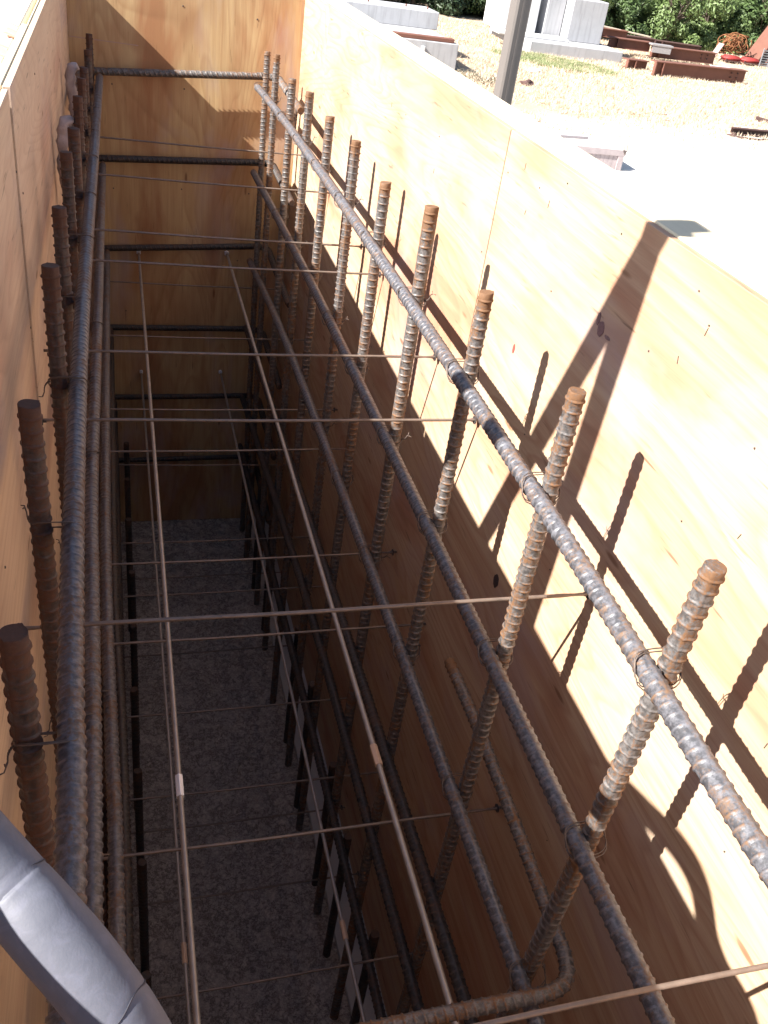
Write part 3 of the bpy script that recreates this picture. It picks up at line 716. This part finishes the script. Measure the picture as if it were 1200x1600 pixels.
def pier():
    o0 = Vector((14, 29, G)); root = empty('concrete_pier', o0); tag(root, 'blocky grey concrete pier standing on a low base slab near trees', 'concrete block')
    def bx(n, x0, x1, y0, y1, z0, z1, m_, bev=.02): MB().box(x0-14, x1-14, y0-29, y1-29, z0-G, z1-G, bev).build(n, m_, root)
    bx('base_slab', 12.0, 15.1, 27.9, 31.5, G-.1, -2.87, M_CONC)
    bx('column', 13.62, 14.80, 29.0, 30.2, -2.869, -1.70, M_CONC)
    bx('recess_wall', 13.0, 13.60, 29.5, 30.2, -2.869, -1.4, M_CONC)
    bx('side_block', 11.6, 12.75, 29.5, 31.2, -2.869, -1.5, M_CONCW)
    bx('apron', 11.2, 13.55, 28.6, 29.4, -2.869, -2.80, M_CONCW)
    for k in range(5):
        x = 14.3+.09*k; MB().tube([(x-14, .5, 1.49), (x-14+.02, .5, 1.62)], .012, 6).build('anchor_rod', M_RUSTY, root)
pier()
def ibeam(name, Lg, h, bw, m_, loc, rz, label, holes=True, stiff=(.0,)):
    root = empty(name, loc, rz); tag(root, label, 'steel beam', 'rusty steel beams stacked on the grass')
    tf = .03; q = MB()
    MB().box(0, Lg, -bw/2, bw/2, 0, tf, .004).build('bottom_flange', m_, root)
    MB().box(0, Lg, -bw/2, bw/2, h-tf, h, .004).build('top_flange', m_, root)
    MB().box(.001, Lg-.001, -.012, .012, tf, h-tf).build('web', m_, root)
    for s in stiff: MB().box(s, s+.03, -bw/2+.01, bw/2-.01, tf+.001, h-tf-.001).build('stiffener', m_, root)
    return root
def slab_beam(loc, rz, Lg, h, label, m_=None, bolts=True, lip=True):
    """box-like girder lying on its side, as it shows from here: smooth face, lip along top, end plates, bolts"""
    m_ = m_ or M_RUSTY
    root = empty('steel_beam', loc, rz); tag(root, label, 'steel beam', 'rusty steel beams stacked on the grass')
    MB().box(0, Lg, -.02, .0, 0, h-.03).build('web', m_, root)
    MB().box(0, Lg, -.10, .22, h-.029, h, .004).build('top_flange', m_, root)
    MB().box(0, Lg, -.06, .22, -.02, -.0005, .004).build('bottom_flange', m_, root)
    for x in ((0, .28) if lip else (0,)): MB().box(x, x+.035, -.12, -.0205, .001, h-.0295).build('end_plate', m_, root)
    if bolts:
        for x in (Lg-.55, Lg-.32):
            for z in (h*.35, h*.7): MB().tube([(x, -.021, z), (x, -.06, z)], .022, 6).build('bolt', M_RUSTD, root)
    return root
slab_beam((15.25, 26.2, G+.03), math.radians(7), 3.45, .36, 'long brown rusty beam lying nearest the viewer on straw')
slab_beam((14.72, 26.9, G+.06), math.radians(7), .75, .22, 'short rusty beam end left of the nearest long beam', bolts=False)
slab_beam((17.2, 30.0, G+.10), math.radians(3), 2.55, .33, 'brown rusty beam in the middle of the pile, right-hand')
slab_beam((15.7, 30.2, G+.22), math.radians(-3), 1.5, .28, 'brown rusty beam in the middle of the pile, left-hand', bolts=False)
slab_beam((15.9, 32.1, G+.32), math.radians(-6), 1.35, .26, 'upper left reddish beam under a pale plank', bolts=False)
slab_beam((17.6, 33.3, G+.14), math.radians(-3), 1.5, .20, 'far dark beam behind the pile, left part', M_RUSTD, False)
slab_beam((19.3, 33.6, G+.10), math.radians(-5), 1.9, .18, 'far dark beam behind the pile, right part', M_RUSTD, False)
MP = simple('pale_plank', (.50, .42, .33), .8)
pk = MB().box(0, 2.0, -.12, .12, 0, .04, .004).build('timber_plank', MP, None, (16.2, 32.2, G+.60)); pk.rotation_euler = (0, math.radians(4), math.radians(-4)); tag(pk, 'pale plank lying on the upper left reddish beam', 'plank')
q = MB().box(0, .75, -.16, .16, 0, .05, .004); q.box(.05, .7, -.14, -.10, -.20, -.001); lb = q.build('steel_channel', simple('grey_steel', (.34, .32, .33), .5, .3), None, (17.05, 29.85, G+.45)); lb.rotation_euler = (0, 0, math.radians(-8)); tag(lb, 'short pale grey channel piece resting across the middle beams', 'steel channel')
q = MB().box(0, 1.1, -.2, .2, 0, .02, .004); q.box(.1, .8, -.15, .12, .021, .05, .004); pb = q.build('folded_tarp', simple('pale_blue_sheet', (.55, .68, .78), .6), None, (18.0, 27.6, G+.25)); tag(pb, 'pale blue folded sheet lying behind the nearest long beam', 'tarp')

# scrap heap at the right edge
def scrap():
    rr = random.Random(5)
    # rust coil
    q = MB()
    for k in range(26):
        c = Vector((rr.uniform(-.35, .35), rr.uniform(-.3, .3), rr.uniform(.05, .30))); r = rr.uniform(.15, .33); ax = Vector((rr.uniform(-1, 1), rr.uniform(-1, 1), rr.uniform(.2, 1))).normalized()
        u = ax.orthogonal().normalized(); v = ax.cross(u); q.tube([c+(u*math.cos(a)+v*math.sin(a))*r+Vector((0, 0, .3)) for a in [i*PI/7 for i in range(14)]], .018, 5)
    tag(q.build('chain_coil', simple('orange_rust', (.19, .075, .03), .9, 0, .4, 9), None, (22.1, 32.8, G+.05)), 'tangled orange-brown rusty coil heaped by the right edge', 'wire coil')
    red = simple('red_paint', (.27, .03, .028), .6, 0, .2, 5)
    for i, (x, l_, lab) in enumerate(((21.65, .75, 'left red machine cover lying in the scrap by the right edge'), (22.45, .8, 'right red machine cover lying in the scrap by the right edge'))):
        root = empty('machine_cover', (x, 32.0, G+.02), math.radians(-6)); tag(root, lab, 'machine cover', 'red covers in the scrap heap')
        bm = bmesh.new(); bmesh.ops.create_cube(bm, size=1)
        for v in bm.verts: v.co = Vector((v.co.x*l_*(1 if v.co.z < 0 else .75), v.co.y*.45, v.co.z*.16+.14))
        bmesh.ops.bevel(bm, geom=bm.edges[:], offset=.06, segments=3, affect='EDGES'); q = MB(); q.addbm(bm, True); bm.free(); q.build('hood', red, root)
        q = MB()
        for sx in (-.35, .35): q.bar((sx*l_, -.2, -.1), (sx*l_, -.2, .12), .03, .03); q.bar((sx*l_, .2, -.1), (sx*l_, .2, .12), .03, .03)
        q.bar((-.4*l_, -.22, .06), (.4*l_, -.22, .06), .03, .03); q.build('frame', M_RUSTD, root)
    root = empty('steel_hopper', (23.2, 32.6, G)); tag(root, 'tilted rusty steel plate box leaning at the right edge', 'hopper')
    MB().bar((-.3, 0, .1), (.35, 0, 1.35), .9, .05).build('plate', M_RUSTY, root); MB().bar((.1, 0, .1), (.75, 0, 1.35), .9, .05).build('plate', M_RUSTY, root); MB().box(-.3, .9, -.5, .5, .02, .10).build('skid', M_RUSTD, root)
    root = empty('wire_crate', (22.95, 31.6, G), math.radians(4)); tag(root, 'grey slatted steel crate below the rusty hopper', 'crate')
    g = simple('galvanised', (.30, .32, .35), .5, .4); q = MB()
    for k in range(7): q.box(-.35, .55, -.02, .0, .06+.08*k, .10+.08*k)
    q.build('slat_panel', g, root)
    for x in (-.38, .0, .55): MB().box(x, x+.03, -.05, -.021, 0, .64).build('post', g, root)
    pl = MB().bar((0, 0, 0), (.35, .1, .55), .25, .03).build('steel_plate', simple('dull_plate', (.32, .22, .2), .7), None, (20.95, 32.2, G)); tag(pl, 'leaning dull plate at the left end of the scrap heap', 'plate')
scrap()

def small_steel():
    root = empty('steel_channel', (12.95, 18.3, G+.02), math.radians(2)); tag(root, 'dark steel channel lying on pale gravel at the right edge', 'steel channel')
    MB().box(0, 1.6, 0, .02, 0, .13).build('web', M_RUSTD, root); MB().box(0, 1.6, -.09, -.0005, .11, .13, .003).build('top_flange', M_RUSTD, root); MB().box(0, 1.6, -.12, -.0005, 0, .02, .003).build('bottom_flange', M_RUSTD, root)
    q = MB(); rr = random.Random(9); pts = [Vector((-.18+.09*k, -.02-.22*math.sin(min(1, k/5)*PI/2)+rr.uniform(-.01, .01), .02+rr.uniform(0, .02))) for k in range(16)]
    q.tube(pts, [.012+.012*(k % 2) for k in range(16)], 6); tag(q.build('chain', M_RUSTD, None, (12.9, 18.1, G)), 'dark rusty chain lying in front of the steel channel', 'chain')
    o = MB().box(-.06, .4, -.05, .05, 0, .10, .01).build('steel_offcut', M_RUSTD, None, (15.0, 20.3, G)); o.rotation_euler = (0, .1, -.5); tag(o, 'small dark offcut at the right edge above the channel', 'offcut')
small_steel()
def crate():
    root = empty('timber_crate', (8.12, 14.1, G), math.radians(-2)); tag(root, 'grey weathered board crate just beyond the right form wall', 'crate')
    g = simple('weathered_board', (.33, .28, .29), .85, 0, .25, 12)
    q = MB(); x = -1.6
    while x < -.13: q.box(x, x+.075, .0, .02, -.3, .23, .002); x += .079
    q.build('side_boards', g, root)
    MB().box(-1.6, .02, -.022, -.0005, .231, .33, .003).build('top_rail', g, root)
    MB().box(-.10, -.0, -.02, .045, -.3, .2305, .003).build('corner_post', g, root)
    MB().box(-1.6, .0, .021, 1.2, -.3, -.02).build('bottom', g, root)
    MB().box(-.02, .0, .046, 1.2, -.0195, .33).build('end_panel', simple('bleached_board', (.75, .72, .70), .85), root)
    q = MB(); q.tube([(-.03, -.03, .30), (-.06, -.03, .42), (-.03, -.03, .45), (.0, -.03, .40), (.02, -.03, .33), (-.02, -.03, .27)], .008, 6); q.build('wire_loop', M_WIRE, root)
crate()
o = MB().box(0, .62, -.03, .03, 0, .05, .003).build('timber_batten', simple('grey_batten', (.30, .27, .29), .85), None, (7.95, 16.3, G)); o.rotation_euler = (0, 0, math.radians(6)); tag(o, 'small grey batten lying on white gravel above the crate', 'batten')
q = MB()
for a, b_ in (((0, 0, 0), (0, 0, .24)), ((0, 0, .24), (.34, 0, .24)), ((.34, 0, .24), (.34, 0, 0)), ((.16, 0, 0), (.16, 0, .10)), ((.34, 0, .12), (.47, .05, .12)), ((.47, .05, .12), (.47, .05, -.0))): q.tube([a, b_], .007, 5)
tag(q.build('wire_stand', simple('rusty_wire', (.33, .22, .19), .8), None, (11.0, 18.4, G)), 'thin rusty wire frame standing on straw in the yard', 'wire stand')
# twigs by the abutment corner, a rag, rocks
q = MB(); rr = random.Random(2)
for k in range(70):
    p = Vector((rr.gauss(0, .28), rr.gauss(0, .35), 0)); d = Vector((rr.uniform(-1, 1), rr.uniform(-1, 1), rr.uniform(.1, .9))).normalized()*rr.uniform(.12, .42)
    q.tube([p, p+d*.5+Vector((0, 0, .02)), p+d], [.010, .007, .003], 4)
tag(q.build('brush_pile', simple('dry_twigs', (.16, .14, .10), .9), None, (8.25, 21.6, G)), 'dark heap of dry twigs beside the abutment corner', 'brush pile')
def lump(seed, s, m_, loc, name, label, cat, group=None):
    bm = bmesh.new(); bmesh.ops.create_icosphere(bm, subdivisions=3, radius=1)
    for v in bm.verts:
        n_ = noise.noise(v.co*1.4+Vector((seed, 0, 0))); v.co *= 1+.45*n_; v.co = Vector((v.co.x*s[0], v.co.y*s[1], max(-.05, v.co.z*s[2])))
    q = MB(); q.addbm(bm); bm.free(); o = q.build(name, m_, None, loc); tag(o, label, cat, group); return o
MW = simple('white_cloth', (.78, .80, .84), .9)
lump(1, (.22, .16, .10), MW, (9.1, 22.4, G), 'rag', 'crumpled white rag on the grass left of the pole', 'rag')
lump(3, (.18, .14, .12), M_RUSTD, (9.55, 21.9, G), 'debris', 'dark crumpled scrap at the foot of the steel pole', 'debris')
lump(4, (.20, .14, .07), MW, (10.7, 24.3, G), 'rag', 'small white rag below the green grass patch', 'rag')
MR = simple('stone', (.42, .40, .40), .9)
lump(6, (.10, .07, .05), MR, (10.9, 16.55, G), 'stone', 'grey stone on the white gravel above the form wall', 'stone', 'loose stones')
for i, (x, y) in enumerate(((12.3, 15.4), (12.5, 15.2), (12.35, 15.0))):
    lump(8+i, (.045, .03, .03), MR, (x, y, G), 'stone', '%s small dark stone near the right edge on the gravel' % ['farthest', 'middle', 'nearest'][i], 'stone', 'loose stones')

# grass ------------------------------------------------------------------------
def grass_mesh(name, n, region, hmin, hmax, m_, wid=.012, clump=.5):
    rr = random.Random(11); V = []; F = []
    k = 0
    while k < n:
        x, y = region(rr)
        if noise.noise(Vector((x*clump, y*clump, 0))) < rr.uniform(-.6, .35): continue
        for _ in range(5):
            a = rr.uniform(0, 2*PI); h = rr.uniform(hmin, hmax); bx, by = x+rr.gauss(0, .05), y+rr.gauss(0, .05)
            dx, dy = math.cos(a)*wid, math.sin(a)*wid; lx, ly = rr.gauss(0, h*.6), rr.gauss(0, h*.6); i = len(V)
            V += [(bx-dx, by-dy, G), (bx+dx, by+dy, G), (bx+lx, by+ly, G+h)]; F.append((i, i+1, i+2))
        k += 1
    me = bpy.data.meshes.new(name); me.from_pydata(V, [], F); me.update(); return link(name, me, m_)
def leafmat(name, c, c2, tr=.25):
    M, t, b = mat(name); v = coords(t)
    n = noi(t, v, 1.3, 3); n2 = noi(t, v, 9, 2)
    L(t, mix(t, n2, mix(t, n, c, c2), tuple(x*1.5 for x in c2)), b.inputs['Base Color']); b.inputs['Roughness'].default_value = .5
    tl = t.nodes.new('ShaderNodeBsdfTranslucent'); tl.inputs[0].default_value = (*[min(1, x*1.6) for x in c2], 1); ms = t.nodes.new('ShaderNodeMixShader'); ms.inputs[0].default_value = tr
    out = [n_ for n_ in t.nodes if n_.type == 'OUTPUT_MATERIAL'][0]
    L(t, b.outputs[0], ms.inputs[1]); L(t, tl.outputs[0], ms.inputs[2]); L(t, ms.outputs[0], out.inputs[0]); return M
def reg(rr):
    y = 16.5+(rr.random()**.8)*18; return (y*.30+rr.random()*(y*.52+1.5), y)
tag(grass_mesh('dry_grass', 17000, reg, .02, .11, leafmat('dry_grass', (.34, .26, .185), (.50, .41, .31), .2)), 'pale dry straw grass covering the yard', 'grass', kind='stuff')
def reg2(rr):
    a = rr.uniform(0, 2*PI); r = math.sqrt(rr.random()); u, v = r*math.cos(a), r*math.sin(a)
    return (12.15+1.55*u+.25*v, 26.35-.85*u+1.25*v)
tag(grass_mesh('green_grass', 3300, reg2, .03, .10, leafmat('green_grass', (.11, .16, .06), (.24, .26, .13), .25), .010, 1.6), 'small patch of short green grass below the concrete pier', 'grass', kind='stuff')

# hedge and trees -----------------------------------------------------------------
def crown_mesh(seed, n, R, Hc, leaf):
    rr = random.Random(seed); V = []; F = []
    blobs = []
    for k in range(26):
        a = rr.uniform(0, 2*PI); zz = rr.random(); rad = R*(1-.55*zz)*math.sqrt(rr.random())
        blobs.append((Vector((math.cos(a)*rad, math.sin(a)*rad, Hc*(.10+.78*zz))), rr.uniform(.32, .62)*R*.62))
    for k in range(n):
        c, r = blobs[int(rr.random()*len(blobs))]
        d = Vector((rr.gauss(0, 1), rr.gauss(0, 1), rr.gauss(0, 1))).normalized()
        p = c+d*r*(.72+.33*rr.random())
        if p.z < .05: p.z = .05+rr.random()*.2
        nrm = (d+Vector((rr.gauss(0, .5), rr.gauss(0, .5), rr.gauss(0, .5)+.3))).normalized(); u = nrm.orthogonal().normalized(); w_ = nrm.cross(u)
        a = rr.uniform(0, 2*PI); uu = u*math.cos(a)+w_*math.sin(a); ww = nrm.cross(uu); s = leaf*rr.uniform(.6, 1.3); i = len(V)
        V += [tuple(p-uu*s), tuple(p+ww*s*.42+nrm*s*.1), tuple(p+uu*s), tuple(p-ww*s*.42+nrm*s*.1)]; F.append((i, i+1, i+2, i+3))
    me = bpy.data.meshes.new('crown'); me.from_pydata(V, [], F); me.update(); return me
def trunk_mesh(seed, H):
    rr = random.Random(seed); q = MB()
    for s in range(4):
        a = rr.uniform(0, 2*PI); pts = [Vector((0, 0, -.1))+Vector((math.cos(a), math.sin(a), 0))*.05]
        for k in range(1, 6): pts.append(pts[-1]+Vector((math.cos(a)*.16*k*.4+rr.gauss(0, .05), math.sin(a)*.16*k*.4+rr.gauss(0, .05), H/5)))
        q.tube(pts, [.07, .06, .05, .04, .028, .012], 7)
        for k in (2, 3, 4):
            for _ in range(2):
                d = Vector((rr.gauss(0, 1), rr.gauss(0, 1), .8)).normalized(); q.tube([pts[k], pts[k]+d*.35, pts[k]+d*.8+Vector((0, 0, .1))], [.025, .018, .006], 5)
    return q.mesh('trunk')
LM = [leafmat('leaf_bright', (.05, .09, .028), (.13, .18, .065), .2), leafmat('leaf_mid', (.03, .058, .018), (.075, .115, .04), .2), leafmat('leaf_shaded', (.012, .026, .012), (.03, .052, .022), .12)]  # darkest leaf tone has the back hedge's shadow put into its colour
crowns = []
for i in range(3):
    cm = crown_mesh(20+i, 9000, 1.35, 2.3, .075); cm.materials.append(LM[i]); crowns.append(cm)
tm = trunk_mesh(4, 1.8); tm.materials.append(simple('bark', (.10, .075, .06), .95))
protos = []
SH = [(20.6, 35.2, 1, 0, 'bright rounded bush directly behind the beam pile'), (18.6, 35.6, .95, 1, 'mid-green bush above the stacked beams'), (16.9, 35.4, 1.0, 0, 'sunlit leafy bush rising right of the concrete pier'),
      (22.9, 36.0, 1.1, 0, 'light green bush behind the orange rusty coil'), (25.2, 36.4, 1.2, 1, 'mid-green bush at the right edge'), (27.4, 37, 1.2, 1, 'mid-green bush just outside the right edge'),
      (21.8, 38.2, 1.6, 2, 'dark tree behind the bright rounded bush'), (18.2, 38.6, 1.6, 2, 'dark tree behind the mid-green bush'), (24.9, 39, 1.7, 1, 'tall green tree at the right edge'), (15.4, 38.6, 1.5, 2, 'dark tree behind the concrete pier'),
      (14.1, 36.2, .95, 1, 'leafy bush left of the steel pole'), (12.5, 37.0, 1.2, 2, 'dark bush left of the leafy bush by the pole'), (10.7, 36.6, 1.25, 2, 'dark bush above the abutment end'), (8.7, 37.2, 1.3, 2, 'dark bush above the middle of the abutment'),
      (6.8, 37.6, 1.3, 2, 'dark bush farthest left above the abutment'), (13.4, 39.5, 1.7, 2, 'dark tree far behind the steel pole'), (9.6, 40.0, 1.7, 2, 'dark tree far behind the abutment'), (20.0, 41.5, 2.1, 2, 'tallest dark tree at the back of the yard'), (28.2, 41.0, 2.1, 1, 'tall green tree far back on the right'), (16.6, 42.0, 2.1, 2, 'tall dark tree far behind the pier'), (24.0, 43.0, 2.3, 2, 'tall dark tree far back, right of centre'), (12.0, 43.0, 2.2, 2, 'tall dark tree far back on the left')]
first = {}
for i, (x, y, s, k, lab) in enumerate(SH):
    if k not in first:
        root = empty('tree' if s > 1.4 else 'bush', (x, y, G)); link('crown', crowns[k], None, root); link('trunk', tm, None, root); first[k] = root
    else:
        root = copy_tree(first[k]); root.name = 'tree' if s > 1.4 else 'bush'; root.location = (x, y, G)
    root.rotation_euler = (0, 0, i*1.7); root.scale = (s, s, s*(1.0 if s < 1.4 else 1.15))
    tag(root, lab, 'tree' if s > 1.4 else 'bush', 'trees and bushes at the far side of the yard')

# ------------------------------------------------------------------ lift so the ground is z = 0
for o in bpy.data.objects:
    if o.parent is None: o.location.z += LIFT
